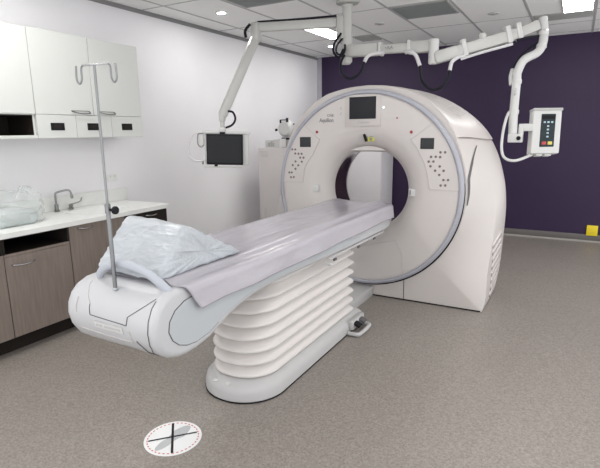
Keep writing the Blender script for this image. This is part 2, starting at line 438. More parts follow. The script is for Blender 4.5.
# plastic wrapped tray
t = thing('wrapped_tray', (.30, -5.36, .864), 'tray bundle in crumpled clear plastic on the worktop left of the tap', 'plastic bundle')
b = new(); loft(b, [rrect(.14, .42, -5.72, -5.36, .04, .866), rrect(.12, .44, -5.74, -5.34, .05, .90), rrect(.12, .44, -5.74, -5.34, .05, .955), rrect(.14, .42, -5.72, -5.36, .05, .965)])
link('tray', b, M['foam'], t)
b = new(); bmesh.ops.create_icosphere(b, subdivisions=5, radius=1)
for v in b.verts:
    p = v.co.copy(); n = noise.noise(p*2.2)*.35 + noise.noise(p*5+V((3, 1, 2)))*.20 + abs(noise.noise(p*9))*.12
    q = p*(1+n*.55)
    x, y, z = .28+q.x*.185, -5.50+q.y*.27, .864+max(0, (q.z+.62))*.15
    if p.y > .55 : z += .06*max(0, p.z)
    v.co = (max(.03, x), y, max(.866, z))
link('plastic_wrap', b, M['bag'], t)

# power point
t = thing('power_outlet', (0, -4.31, 1.06), 'white power outlet plate on the wall above the bench end', 'power outlet')
link('plate', box(new(), (.0005, -4.365, 1.055), (.009, -4.255, 1.125), .003), M['top'], t)
for yy in (-4.335, -4.285): link('switch', box(new(), (.009, yy-.008, 1.098), (.013, yy+.008, 1.114), .002), M['cab'], t)

# ------------------------------------------------------------------ CT gantry
CX, CZ = 2.235, .985
half = [(1.055, 0), (1.085, .12), (1.105, .3), (1.115, .55), (1.12, .80), (1.105, .98), (1.075, 1.12), (1.035, 1.25), (.975, 1.38), (.90, 1.49), (.80, 1.59), (.67, 1.685), (.52, 1.765), (.35, 1.825), (.17, 1.862), (0, 1.875)]
hs = []
for a in catmull([(p[0], 0, p[1]) for p in half], 8): hs.append((max(0, a.x), a.z))
_oc = {}
def outline_r(th):
    k = round(th, 7)
    if k not in _oc: _oc[k] = outline_raw(th)
    return _oc[k]
def outline_raw(th):
    """distance from the ring centre to the gantry outline at angle th (0 = +x, 90 = up)"""
    c, s = abs(math.cos(th)), math.sin(th)
    for (x0, z0), (x1, z1) in zip(hs, hs[1:]):
        z0 -= CZ; z1 -= CZ
        d = c*(z1-z0) - s*(x1-x0)
        if abs(d) < 1e-12: continue
        tt = (x0*(z1-z0) - z0*(x1-x0))/d
        u = ((c*tt-x0)*(x1-x0)+(s*tt-z0)*(z1-z0))/((x1-x0)**2+(z1-z0)**2)
        if tt > 0 and -1e-6 <= u <= 1+1e-6: return tt
    return CZ/max(1e-6, -s) if s < 0 else 1
NA = 288
corner = math.atan2(-CZ, 1.055)
angs = sorted([2*PI*k/NA for k in range(NA)] + [corner % (2*PI), (PI-corner) % (2*PI)])
OR = [outline_r(a) for a in angs]
def oring(inset, y, extra=0):
    out = []
    for a, r in zip(angs, OR):
        # keep the foot flat on the floor
        x = math.cos(a)*r; z = math.sin(a)*r
        if abs(z+CZ) < 1e-4:
            out.append((CX+x*(1-inset/1.1), y, .002)); continue
        k = (r-inset)/r
        out.append((CX+x*k, y, max(.002, CZ+z*k)))
    return out
def sstep(a, b_, x):
    t_ = max(0, min(1, (x-a)/(b_-a))); return t_*t_*(3-2*t_)
YF0 = -3.405
def crease_y(z): return YF0 + .335*max(0, min(1, z/.95))
def shell_pt(th, t):
    """t 0..1 from the ring edge to the wing crease, 1..2 along the side, 2..3 rounding over to the back"""
    ro_ = outline_r(th)+.012
    yc = crease_y(CZ+math.sin(th)*ro_)
    rf = min(ro_-.004, .888+.034*sstep(.30, .80, math.sin(th))); rc = max(rf, ro_-.045*sstep(0, .3, CZ+math.sin(th)*ro_)-.004)
    if t <= 1: return rf+(rc-rf)*t, YF0+(yc-YF0)*t
    if t <= 2: return rc+(ro_-rc)*math.sin((t-1)*PI/2), yc+(-2.86-yc)*(t-1)
    k = t-2
    return ro_*(1-.14*k*k), -2.86+.17*math.sin(k*PI/2)
def shell_r(th, y):
    lo, hi = 0, 2
    for _ in range(22):
        m_ = (lo+hi)/2
        if shell_pt(th, m_)[1] < y: lo = m_
        else: hi = m_
    return shell_pt(th, lo)[0]
def shell_ring(t, inset=0):
    out = []
    for a in angs:
        r, y = shell_pt(a, t); r -= inset
        if CZ+math.sin(a)*r < .004: r = min(r, (CZ-.003)/max(1e-6, -math.sin(a)))
        out.append((CX+math.cos(a)*r, y, max(.003, CZ+math.sin(a)*r)))
    return out
def shell_x(z, y):
    """half width of the skin at height z"""
    lo, hi = math.radians(-80), math.radians(80)
    for _ in range(22):
        m_ = (lo+hi)/2
        if CZ+math.sin(m_)*shell_r(m_, y) < z: lo = m_
        else: hi = m_
    return math.cos(lo)*shell_r(lo, y)
def shell_y(th, r):
    lo, hi = -3.4049, -2.87
    for _ in range(22):
        m_ = (lo+hi)/2
        if shell_r(th, m_) < r: lo = m_
        else: hi = m_
    return lo
def cring(r, y): return [(CX+math.cos(a)*r, y, CZ+math.sin(a)*r) for a in angs]

g = thing('ct_scanner_gantry', (CX, -3.05, 0), 'large white ring-shaped CT scanner gantry before the purple wall', 'ct scanner')
b = new(); loft(b, [cring(.868, -3.385), cring(.869, -3.40), shell_ring(0, .012)] + [shell_ring(t_) for t_ in (0, .25, .5, .75, .94, 1.0, 1.04, 1.1, 1.25, 1.5, 1.75, 2.0, 2.2, 2.4, 2.6, 2.8, 3.0)] + [shell_ring(3, .04), cring(.60, -2.69), cring(.46, -2.76), cring(.41, -2.87), cring(.41, -2.89)], False, False)
link('outer_shell', b, M['gantry'], g, angle=35)
# dished front cover
pr = [(.840, -3.40), (.838, -3.43), (.828, -3.438), (.80, -3.442), (.70, -3.442), (.60, -3.438), (.53, -3.428), (.47, -3.405), (.42, -3.37), (.385, -3.325), (.366, -3.285), (.364, -3.262)]
pr2 = [(p.x, p.y) for p in catmull([(r, y, 0) for r, y in pr], 4)]
link('front_cover', lathe_y(new(), pr2, CX, CZ, 192), M['gantry2'], g)
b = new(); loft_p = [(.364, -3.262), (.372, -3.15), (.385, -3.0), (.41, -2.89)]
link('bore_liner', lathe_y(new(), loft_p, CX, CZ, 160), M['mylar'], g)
# ring trim
pr = [(.832, -3.43), (.832, -3.450), (.836, -3.455), (.844, -3.457), (.858, -3.454), (.866, -3.445), (.870, -3.43), (.870, -3.39)]
link('ring_trim', lathe_y(new(), pr, CX, CZ, 192), M['ring'], g)
b = new(); rows = []
for i in range(97):
    a = math.radians(-186+192*i/96); wd_ = .016*math.sin(PI*i/96)**.6
    rows.append([(CX+r*math.cos(a), y, CZ+r*math.sin(a)) for r, y in ((.869, -3.412), (.870+wd_*.3, -3.4095), (.870+wd_, -3.4085), (.872+wd_, -3.40))])
loft(b, rows, False, False, closed=False); link('ring_gap', b, M['black'], g)
# upper cover that wraps over the crown
a0, a1 = math.radians(24), math.radians(156)
n = 96; R0 = []
st = [(-.006, -3.39), (.002, -3.402), (.006, -3.398), (.010, -3.36), (.014, -3.25), (.016, -3.1), (.016, -2.98), (.016, -2.88), (.010, -2.84), (-.01, -2.835)]
for off, y in st:
    lo_ = a0+math.radians(6)*(1-sstep(-3.4, -2.9, y)); hi_ = PI-lo_
    R0.append([(CX+math.cos(t_)*(shell_r(t_, min(y, -2.87))+off), y, CZ+math.sin(t_)*(shell_r(t_, min(y, -2.87))+off)) for t_ in [lo_+(hi_-lo_)*k/n for k in range(n+1)]])
b = new(); loft(b, R0, False, False, closed=False)
for k in (0, n):   # close the two ends
    vs = [b.verts.new(r[k]) for r in R0]; b.faces.new(vs)
bmesh.ops.remove_doubles(b, verts=b.verts[:], dist=1e-5)
tc_ = link('top_cover', b, M['gantry2'], g)
for k in range(2):
    for j in range(7):
        a = math.radians(41+k*9+j*1.1); y = -3.13+.0*j
        y0_, y1_ = -3.12+.03*k, -2.97+.03*k
        p, q = [V((CX+math.cos(a)*(shell_r(a, yy)+.0185), yy, CZ+math.sin(a)*(shell_r(a, yy)+.0185))) for yy in (y0_, y1_)]
        link('vent_slot', bar(new(), p, q, .006, .003, 0, (math.cos(a), 0, math.sin(a))), M['seaml'], tc_)
# slit between front ring and right wing, and its twin on the left
for s in (1, -1):
    P = []
    for i in range(25):
        t_ = i/24; xx, zz = .882+.020*t_, .895+(1.372-.895)*t_-CZ
        th_, r = math.atan2(zz, xx), max(.899, math.hypot(xx, zz)); P.append((th_, r, shell_y(th_, r)))
    b = new(); loft(b, [[(CX+s*math.cos(th_)*(r+dr*(.35+.65*math.sin(PI*min(1, (i+1)/25)))), shell_y(th_, r+dr)-dy, CZ+math.sin(th_)*r) for dr, dy in ((-.007, -.002), (.008, -.002), (.008, .004), (-.007, .004))] for i, (th_, r, yy) in enumerate(P)])
    link('wing_slit', b, M['seam'], g, smooth=False)
# seams of the lower access doors
def face_y(x, z):
    r = math.hypot(x-CX, z-CZ)
    if r > .868: return -3.4062
    for (r0, y0), (r1, y1) in zip(pr2, pr2[1:]):
        if r1 <= r <= r0: return y0+(y1-y0)*(r0-r)/max(1e-6, r0-r1) - .0012
    return -3.444
def seam(pts, r=.0032, m='seaml', name='cover_seam', parent=None):
    out = []
    for (x0, z0), (x1, z1) in zip(pts, pts[1:]):
        k = max(2, int(math.hypot(x1-x0, z1-z0)/.02))
        for i in range(k):
            x, z = x0+(x1-x0)*i/k, z0+(z1-z0)*i/k; out.append((x, face_y(x, z), z))
    x, z = pts[-1]; out.append((x, face_y(x, z), z))
    return link(name, tube(new(), out, r, 6, 0), M[m], parent or g)
seam([(2.625, .01), (2.622, .19)], .0035, 'seam'); seam([(2.62, .165), (2.612, .413), (2.552, .553), (2.20, .461), (1.90, .553), (1.858, .413), (1.85, .165)], .003)
seam([(1.845, .01), (1.848, .19)], .0035, 'seam')
b = new(); tube(b, [(CX+1.05*math.cos(a), -3.406, .0065) for a in (0, PI)], .006, 6, 0); link('floor_gasket', b, M['black'], g)
# display above the bore
SXC, SZC = 2.217, 1.70
fr = link('screen_panel', box(new(), (SXC-.165, -3.4445, 1.545), (SXC+.165, -3.440, 1.812), .0018), M['gantry'], g)
link('screen', box(new(), (SXC-.124, -3.4475, 1.605), (SXC+.124, -3.4440, 1.792), .0015), M['screen'], fr)
text_mesh('maker_wordmark', 'Canon', .030, (2.225, -3.4458, 1.578), M['printl'], fr, bold=.0006, sx=1.35)
text_mesh('model_wordmark', 'Aquilion', .050, (1.868, -3.4432, 1.600), M['print'], g, bold=.0008, sx=.85)
text_mesh('model_wordmark', 'ONE', .036, (1.908, -3.4432, 1.642), M['print'], g, sx=.9)
for z in (1.70, 1.655):
    b = new(); tube(b, [(2.017, -3.4435, z-.012), (2.005, -3.4435, z), (2.017, -3.4435, z+.012)], .002, 6, 3); link('guide_symbol', b, M['printl'], g)
# control panels
def control_panel(outl, disp, btns):
    b = new(); loft(b, [[(x, y, z) for x, z in outl] for y in (-3.4395, -3.4425)])
    c = link('control_panel', b, M['gantry2'], g, smooth=False)
    o = outl+[outl[0]]
    b = new(); tube(b, [(x, -3.4428, z) for x, z in outl], .0022, 6, 0, closed=True); link('panel_edge', b, M['seaml'], c)
    x0, x1, z0, z1 = disp
    link('panel_display', box(new(), (x0, -3.4455, z0), (x1, -3.4420, z1), .001), M['screen2'], c)
    for x, z in btns: link('button', cyl(new(), (x, -3.442, z), .0105, .004, '-y', 16, .001), M['button'], c)
bR = [[2.903, 1.324], [2.94, 1.325], [2.828, 1.287], [2.866, 1.288], [2.902, 1.286], [2.81, 1.248], [2.849, 1.249], [2.826, 1.21], [2.902, 1.21], [2.866, 1.175], [2.935, 1.175], [2.901, 1.141], [2.937, 1.1], [2.975, 1.101], [2.917, 1.054], [2.954, 1.056]]
bL = [[1.505, 1.339], [1.538, 1.339], [1.537, 1.301], [1.573, 1.299], [1.607, 1.299], [1.591, 1.263], [1.626, 1.263], [1.539, 1.226], [1.607, 1.225], [1.507, 1.19], [1.569, 1.19], [1.537, 1.156], [1.468, 1.119], [1.496, 1.12], [1.486, 1.074], [1.517, 1.076]]
arc = lambda a, b_: [(CX+.832*math.cos(math.radians(a+(b_-a)*i/6)), CZ+.832*math.sin(math.radians(a+(b_-a)*i/6))) for i in range(7)]
control_panel([(2.651, 1.426), (2.70, 1.37), (2.738, 1.30), (2.775, 1.235), (2.796, 1.174), (2.826, 1.019)] + arc(2, 44), (2.735, 2.848, 1.350, 1.440), bR)
control_panel([(1.80, 1.426), (1.765, 1.37), (1.729, 1.295), (1.68, 1.235), (1.640, 1.167), (1.618, 1.032)][::-1] + arc(136, 177), (1.590, 1.706, 1.362, 1.454), bL)
for x, z, r, m in ((1.77, 1.498, .013, 'red'), (2.654, 1.489, .013, 'red'), (2.529, 1.606, .007, 'red')):
    link('indicator_button', cyl(new(), (x, -3.44, z), r, .006, '-y', 20, .001), M[m], g)
link('status_lamp', cyl(new(), (2.408, -3.44, 1.696), .007, .005, '-y', 16), M['glow'], g)
for x in (1.735, 2.681):
    y = face_y(x, .975)
    h = link('grip_recess', box(new(), (x-.042, y-.006, .945), (x+.042, y+.01, 1.01), .004), M['armw'], g)
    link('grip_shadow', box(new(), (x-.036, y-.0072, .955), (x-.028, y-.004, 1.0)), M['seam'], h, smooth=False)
# yellow sticker and camera at the crown of the bore
b = new(); yb = face_y(2.27, 1.44)
obox(b, (2.285, yb-.004, 1.437), (1, 0, 0), (0, -1, .12), (0, .12, 1), (.062, .004, .05), .001); link('warning_sticker', b, M['yellowl'], g)
b = new(); obox(b, (2.285, yb-.007, 1.430), (1, 0, 0), (0, -1, .12), (0, .12, 1), (.022, .003, .022), 0); obox(b, (2.29, yb-.007, 1.452), (1, 0, 0), (0, -1, .12), (0, .12, 1), (.04, .003, .006), 0); link('sticker_print', b, M['print'], g, smooth=False)
b = new(); bar(b, (2.222, yb-.012, 1.475), (2.246, yb-.016, 1.412), .022, .024, .004, (0, 1, 0)); link('camera_eye', b, M['black'], g)
b = new(); prs = []
for i in range(13):
    a = math.radians(64+52*i/12); r = .385
    zz = CZ+r*math.sin(a); prs.append((CX+r*math.cos(a), zz))
loft(b, [[(x, -3.345, z) for x, z in prs], [(x, -3.30, z) for x, z in prs], [(x*.9+CX*.1, -3.28, z-.012) for x, z in prs]])
link('bore_visor', b, M['gantry2'], g)
# side louvres on both wings
for s in (1, -1):
    for i in range(8):
        z = .10+i*.062
        ya_, yb2 = -3.20, -2.98
        p, q = (CX+s*(shell_x(z, ya_)+.002), ya_, z), (CX+s*(shell_x(z+.09, yb2)+.002), yb2, z+.09)
        b = new(); bar(b, p, q, .014, .022, .004)
        lv = link('side_louvre', b, M['gantry2'], g)
        dz = V((0, 0, -.018)); b = new(); bar(b, V(p)+dz, V(q)+dz, .005, .014, 0); link('louvre_gap', b, M['print'], lv)

# ------------------------------------------------------------------ patient table
T = thing('patient_table', (2.24, -4.8, 0), 'long white patient couch on pleated bellows leading into the scanner ring', 'scanner table')
prof = [(-6.10, .900), (-6.16, .896), (-6.21, .876), (-6.245, .845), (-6.268, .80), (-6.274, .75), (-6.262, .70), (-6.235, .655), (-6.19, .62), (-6.14, .602), (-6.09, .596), (-6.03, .598), (-5.94, .615), (-5.86, .645), (-5.79, .67), (-5.70, .692), (-5.60, .706), (-5.45, .714), (-5.2, .712), (-4.9, .702), (-4.5, .69), (-4.0, .685), (-3.66, .686), (-3.58, .695), (-3.555, .72), (-3.545, .77), (-3.55, .82), (-3.565, .845), (-3.61, .858), (-4.5, .876), (-5.5, .886)]
def pinset(pl, d):
    out = []; n = len(pl)
    for i in range(n):
        a, b_, c = V(pl[i-1]), V(pl[i]), V(pl[(i+1) % n])
        e1 = (b_-a).normalized(); e2 = (c-b_).normalized()
        n1 = V((-e1.y, e1.x)); n2 = V((-e2.y, e2.x)); nn = (n1+n2).normalized()
        k = d/max(.4, nn.dot(n1)); out.append((b_.x+nn.x*k, b_.y+nn.y*k))
    return out
X0, X1 = 1.975, 2.535
def slab_x(pl, x0, x1, rl, rr, n=8):
    """side outline swept across the couch with quarter-round edges"""
    R = []
    for i in range(n):
        a = PI/2*i/(n-1); R.append([(x0+rl*(1-math.cos(a)), y, z) for y, z in pinset(pl, rl*(1-math.sin(a)))])
    for i in range(n):
        a = PI/2*(1-i/(n-1)); R.append([(x1-rr*(1-math.cos(a)), y, z) for y, z in pinset(pl, rr*(1-math.sin(a)))])
    return R
b = new(); loft(b, slab_x(prof, X0, X1, .085, .03)); link('couch_body', b, M['table'], T, angle=50)
# blue-grey side panels set into both long sides
pp = [(-6.03, .845), (-6.10, .836), (-6.155, .812), (-6.188, .775), (-6.195, .735), (-6.178, .695), (-6.145, .664), (-6.10, .645), (-6.04, .638), (-5.96, .648), (-5.89, .673), (-5.81, .702), (-5.71, .723), (-5.59, .737), (-5.45, .744), (-5.2, .742), (-4.9, .734), (-4.5, .728), (-4.25, .728), (-4.25, .735), (-4.6, .775), (-5.2, .80), (-5.7, .84)]
for x0, x1 in ((X1-.004, X1+.004), (X0-.002, X0+.004)):
    b = new(); loft(b, [[(x0, y, z) for y, z in pp], [(x1-.001, y, z) for y, z in pp], [(x1, y, z) for y, z in pinset(pp, .003)]])
    sp = link('side_panel', b, M['panel'], T, smooth=False)
    if x0 > 2.3:
        b = new(); tube(b, [(x1-.003, y, z) for y, z in pp[:11]], .0026, 6, 0); link('panel_groove', b, M['seam'], sp)
# foot housing seams, following the rounded end
def foot_surf(x, z):
    pts = prof[:12]
    for (y0, z0), (y1, z1) in zip(pts, pts[1:]):
        if z1 <= z <= z0: return (x, y0+(y1-y0)*(z0-z)/max(1e-6, z0-z1)-.0015, z)
    return (x, -6.1, z)
def fseam(pts, r=.0017, m='seam', nm='housing_seam'):
    out = []
    for (x0, z0), (x1, z1) in zip(pts, pts[1:]):
        for i in range(10): out.append(foot_surf(x0+(x1-x0)*i/10, z0+(z1-z0)*i/10))
    out.append(foot_surf(*pts[-1])); return link(nm, tube(new(), out, r, 6, 0), M[m], T)
fseam([(2.167, .815), (2.174, .772), (2.388, .764), (2.394, .799), (2.470, .850), (2.500, .874)])
fseam([(2.10, .885), (2.167, .815)], .002, 'seaml')
fseam([(2.085, .83), (2.088, .77)], .003, 'seaml')
fseam([(2.506, .868), (2.507, .80), (2.505, .74), (2.495, .68), (2.48, .64), (2.46, .612)])
fseam([(2.43, .704), (2.455, .655), (2.46, .632)], .0026)
fseam([(2.40, .745), (2.405, .69)], .002, 'seaml')
fseam([(2.10, .70), (2.25, .69), (2.40, .69)], .002, 'seaml')
b = new(); loft(b, [[foot_surf(2.20, z) for z in (.722, .735, .752)] + [foot_surf(2.365, z) for z in (.752, .735, .722)], [(p[0], p[1]-.003, p[2]) for p in [foot_surf(2.20, z) for z in (.722, .735, .752)] + [foot_surf(2.365, z) for z in (.752, .735, .722)]]])
lp = link('rating_plate', b, M['armw'], T, smooth=False)
for k, (xa, xb) in enumerate(((2.212, 2.225), (2.232, 2.246), (2.262, 2.35))):
    y = foot_surf(xa, .737)[1]-.0032
    b = new(); box(b, (xa, y-.001, .733), (xb, y+.001, .742)); link('plate_print', b, M['printl'], lp, smooth=False)
b = new(); tube(b, [(2.10, -6.15, .885), (2.135, -6.168, .925), (2.21, -6.18, .965), (2.31, -6.185, .982), (2.41, -6.18, .965), (2.475, -6.168, .925), (2.51, -6.15, .882)], .015, 14, 8, flat=1.25)
link('grab_hoop', b, M['hoop'], T)
# cradle: shallow trough with a rounded far end
b = new()
cs = [(2.00, .875), (1.995, .893), (2.01, .903), (2.05, .901), (2.12, .896), (2.22, .894), (2.32, .896), (2.40, .902), (2.44, .905), (2.47, .903), (2.478, .892), (2.47, .875)]
loft(b, [[(2.235+(x-2.235)*k, y, z) for x, z in cs] for y, k in ((-5.98, .98), (-5.96, 1), (-3.64, 1), (-3.58, .985), (-3.535, .93), (-3.52, .86))])
link('cradle', b, M['table'], T)
b = new(); bar(b, (2.543, -4.78, .700), (2.543, -3.75, .690), .012, .014, .004); r_ = link('accessory_rail', b, M['base'], T)
for y in (-4.70, -4.30, -3.98): link('rail_clip', box(new(), (2.545, y-.02, .672), (2.556, y+.02, .688), .002), M['seam'], r_)
b = new(); cyl(b, (2.53, -4.80, .672), .012, .05, 'x', 16, .003); link('rail_knob', b, M['armw'], r_)
# bellows
def stad(cx, hw, y0, y1, z, rf, rb, n=12):
    """rounded plan outline: front at y0 with radius rf, back at y1 with radius rb"""
    out = []
    for (px, py, r, a) in ((cx+hw-rb, y1-rb, rb, 0), (cx-hw+rb, y1-rb, rb, PI/2), (cx-hw+rf, y0+rf, rf, PI), (cx+hw-rf, y0+rf, rf, 1.5*PI)):
        for k in range(n+1): out.append((px+r*math.cos(a+PI/2*k/n), py+r*math.sin(a+PI/2*k/n), z))
    return out
BX = 2.235
b = new(); R = []
NP = 8; z0, z1 = .112, .715; ph = (z1-z0)/NP
for i in range(NP):
    for t_, o in ((0, -.028), (.06, -.008), (.12, .010), (.20, .022), (.30, .024), (.45, .017), (.62, .003), (.80, -.012), (.94, -.024)):
        z = z0+ph*(i+t_); k = max(0, (z-.36)/.3)
        R.append(stad(BX, .190+o, -5.435-o+.10*k*k, -4.13+o, z, .185+o*.6, .05))
loft(b, R); link('bellows', b, M['bellows'], T, angle=60)
# floor base
b = new()
loft(b, [stad(BX, .247, -5.515, -4.02, 0, .24, .05), stad(BX, .257, -5.525, -4.01, .012, .25, .05), stad(BX, .256, -5.524, -4.01, .055, .25, .05), stad(BX, .250, -5.516, -4.02, .080, .245, .05), stad(BX, .238, -5.500, -4.03, .096, .230, .05), stad(BX, .205, -5.455, -4.05, .118, .20, .05)])
fb = link('floor_base', b, M['base'], T)
b = new(); loft(b, [stad(BX, .253, -5.521, -4.012, -.0, .245, .05), stad(BX, .2585, -5.528, -4.008, .004, .25, .05), stad(BX, .2585, -5.528, -4.008, .008, .25, .05)]); link('base_gasket', b, M['black'], fb) 
for k in range(3):
    b = new(); obox(b, (2.16+.045*k, -5.495+.012*abs(k-1)*.2, .098-.022*(k % 2)), (1, 0, 0), (0, .94, .34), (0, -.34, .94), (.03, .02, .004), .001); link('base_label', b, M['armw'], fb)
link('docking_platform', box(new(), (2.06, -4.03, .0), (2.335, -3.418, .095), .006), M['base'], T)
# foot pedals beside the base
p_ = link('pedal_bracket', box(new(), (2.48, -4.33, .03), (2.525, -4.10, .105), .012), M['base'], T)
for k, y in enumerate((-4.30, -4.20)):
    b = new(); obox(b, (2.535, y+.02, .075), (.9, 0, -.4), (0, 1, 0), (.4, 0, .9), (.07, .06, .022), .006); link('foot_pedal', b, M['black'] if k == 0 else M['seam'], p_)
b = new(); tube(b, [(2.50, -4.36, .02), (2.57, -4.35, .02), (2.585, -4.30, .02), (2.585, -4.18, .02), (2.57, -4.12, .02), (2.50, -4.11, .02)], .016, 10, 4); link('pedal_guard', b, M['base'], p_)

# plastic sheet draped over the couch
b = new(); ny = 120; rows = []
cross = [(1.962, .80), (1.956, .84), (1.958, .875), (1.972, .893), (1.995, .906), (2.03, .909), (2.08, .905), (2.14, .901), (2.20, .899), (2.26, .899), (2.32, .901), (2.37, .906), (2.41, .9085), (2.44, .911), (2.468, .910), (2.485, .900), (2.505, .893), (2.53, .892), (2.546, .885), (2.552, .868), (2.553, .845), (2.555, .82), (2.557, .80), (2.558, .78)]
cs = catmull([(x, 0, z) for x, z in cross], 3)
for j in range(ny+1):
    u = j/ny; y = -6.125+u*(6.125-3.555)
    row = []
    for i, p in enumerate(cs):
        s = i/(len(cs)-1); x, z = p.x, p.z
        flat = 1 if 2.0 < x < 2.46 and z > .895 else .25
        w = noise.noise(V((x*5, y*1.6, 0)))*.006 + abs(noise.noise(V((x*11+y*2, y*4, 3))))*.005
        z += max(0, w)*flat*sstep(-5.75, -5.45, y)
        yy = y
        z += .008*(1-sstep(-5.95, -5.5, y))*(1 if .25 < s < .8 else .4)
        if s > .7:   # loose right edge
            h = (s-.7)/.3
            x += .006*h*math.sin(y*9+2)*.6+.004*h; z += .010*h*noise.noise(V((y*3, 1, 7)))
            z += h*(.0+.03*(1-u)*0) 
            yy += .10*h*max(0, 1-u/.12)
        if s < .25: yy += .12*max(0, 1-u/.10)
        if s < .3: x -= .006*(1-s/.3)*abs(math.sin(y*7))
        row.append(b.verts.new((x, yy, z)))
    rows.append(row)
for A, B in zip(rows, rows[1:]):
    for k in range(len(A)-1): b.faces.new([A[k], A[k+1], B[k+1], B[k]])
tag(link('plastic_sheet', b, M['sheet'], None, solid=.0012), 'creased clear plastic sheet covering the top of the patient couch', 'plastic cover')

# wedge cushion wrapped in plastic
def tri(x, ridge, nose, tail, zb=.918):
    pts = [V((nose, zb)), V((ridge[0], ridge[1])), V((tail, zb))]
    out = []
    rad = (.018, .035, .02)
    for i in range(3):
        a, p, c = pts[i-1], pts[i], pts[(i+1) % 3]
        e1 = (a-p).normalized(); e2 = (c-p).normalized()
        for k in range(6):
            t = k/5; q0 = p+e1*rad[i]; q1 = p+e2*rad[i]
            out.append((1-t)**2*q0+2*t*(1-t)*p+t*t*q1)
        q1 = p+e2*rad[i]; n_ = pts[(i+1) % 3] + (p-c).normalized()*rad[(i+1) % 3]
        for k in range(1, 44): out.append(q1+(n_-q1)*k/44)
    return [(x, q.x, q.y) for q in out]
def wedge_ring(s, ins):
    x = 2.035+s*(2.455-2.035)
    nose = -6.12-.045*s; tail = -5.575; ridge = (-5.925-.055*s, 1.138-.012*s)
    r = tri(x, ridge, nose, tail); c = V((x, -5.86, .985))
    return [c+(V(p)-c)*(1-ins) for p in r]
R = [wedge_ring(0, .9), wedge_ring(0, .6), wedge_ring(0, .3), wedge_ring(0, .1), wedge_ring(.015, .03)] + [wedge_ring(s/90, 0) for s in range(4, 87)] + [wedge_ring(.985, .03), wedge_ring(1, .1), wedge_ring(1, .3), wedge_ring(1, .6), wedge_ring(1, .9)]
b = new(); loft(b, R)
bm_n = {}
b.normal_update(); bmesh.ops.recalc_face_normals(b, faces=b.faces[:]); b.normal_update()
for v in b.verts:
    p = v.co
    d = (abs(noise.noise(V((p.x*3.5-p.z*3, p.z*16-p.x*5, p.y*9))))*1.3+noise.noise(V((p.x*18, p.y*7, p.z*18)))*.3)*.006
    rg = (1-abs(noise.noise(V((p.x*5+p.z*6, p.z*26-p.x*9, p.y*15))))*2.2); rg2 = (1-abs(noise.noise(V((p.x*11+p.y*9+5, p.z*34+p.x*6, p.y*20))))*2.5)
    d -= .0050*max(0, rg)**3 + .0028*max(0, rg2)**3
    bm_n[v] = v.normal*(-d)
for v, d in bm_n.items():
    v.co += d
    if v.co.z < .9185: v.co.z = .9185
wd = link('wedge_cushion', b, M['wedge'], None, angle=80)
tag(wd, 'pale blue-grey foam wedge wrapped in wrinkled plastic on the couch foot', 'cushion')

# drip pole standing in the foot of the couch
P0 = V((2.272, -6.214, .877))
t = thing('drip_pole', P0, 'slim steel drip pole with double hook rising from the couch foot', 'drip stand')
b = new(); cyl(b, P0, .0085, .335, 'z', 20, .002); link('lower_tube', b, M['steel'], t)
b = new(); cyl(b, P0, .013, .010, 'z', 24, .004); link('socket_collar', b, M['panel'], t)
b = new(); cyl(b, P0+V((0, 0, .315)), .0115, .04, 'z', 20, .003); cc = link('clamp_collar', b, M['steel'], t)
b = new(); cyl(b, P0+V((.014, .0, .332)), .006, .022, 'x', 12); cyl(b, P0+V((.034, 0, .332)), .016, .016, 'x', 16, .004); link('knob', b, M['black'], cc)
TZ = 1.755
b = new(); cyl(b, P0+V((0, 0, .33)), .005, TZ-P0.z-.33, 'z', 16); link('upper_rod', b, M['steel'], t)
dx = V((.985, .17, 0)); 
c = V((P0.x, P0.y, TZ))
b = new(); bar(b, c-dx*.058, c+dx*.066, .007, .007, .002); cb = link('cross_bar', b, M['chrome'], t)
for s, e in ((-1, .052), (1, .062)):
    a = c+dx*(s*e)
    b = new(); tube(b, [a, a+dx*(s*.010)+V((0, 0, -.010)), a+dx*(s*.012)+V((0, 0, -.050)), a+dx*(s*.024)+V((0, 0, -.066)), a+dx*(s*.036)+V((0, 0, -.050)), a+dx*(s*.034)+V((0, 0, .0))], .0038, 10, 6); link('hook', b, M['steel'], cb)

# ------------------------------------------------------------------ ceiling arm system
cp = V((1.885, -3.035, H))
A = thing('ceiling_support_arm', (cp.x, cp.y, H), 'white twin swivel arm on a ceiling column carrying screen and control box', 'support arm')
b = new(); cyl(b, cp, .11, .03, '-z', 40, .008); cyl(b, cp+V((0, 0, -.03)), .055, .03, '-z', 32, .01); link('ceiling_plate', b, M['arm'], A)
b = new(); cyl(b, cp+V((0, 0, -.05)), .046, .34, '-z', 32, .004); link('column', b, M['arm'], A)
hub = link('upper_hub', box(new(), (cp.x-.092, cp.y-.055, 2.345), (cp.x-.02, cp.y+.05, 2.565), .018, 3), M['arm'], A)
b = new(); cyl(b, (cp.x, cp.y, 2.14), .05, .22, 'z', 32, .008); link('lower_hub', b, M['arm'], A)
j1 = V((1.112, -3.418, 2.445))
b = new(); bar(b, (cp.x-.10, cp.y-.02, 2.505), j1+V((0, 0, .03)), .06, .085, .018); link('upper_arm', b, M['arm'], A)
b = new(); box(b, j1+V((-.045, -.045, -.10)), j1+V((.045, .045, .075)), .02, 3); kn = link('elbow_block', b, M['arm'], A)
j2 = V((.905, -3.729, 1.655))
b = new(); bar(b, j1+V((0, 0, -.05)), j2, .075, .088, .025); link('spring_arm', b, M['arm'], A)
mid = j1.lerp(j2, .35)
b = new(); bar(b, j1.lerp(j2, .2)+V((.02, -.035, .02)), j1.lerp(j2, .42)+V((.02, -.035, .02)), .012, .01, .003); link('arm_slot', b, M['seaml'], A)
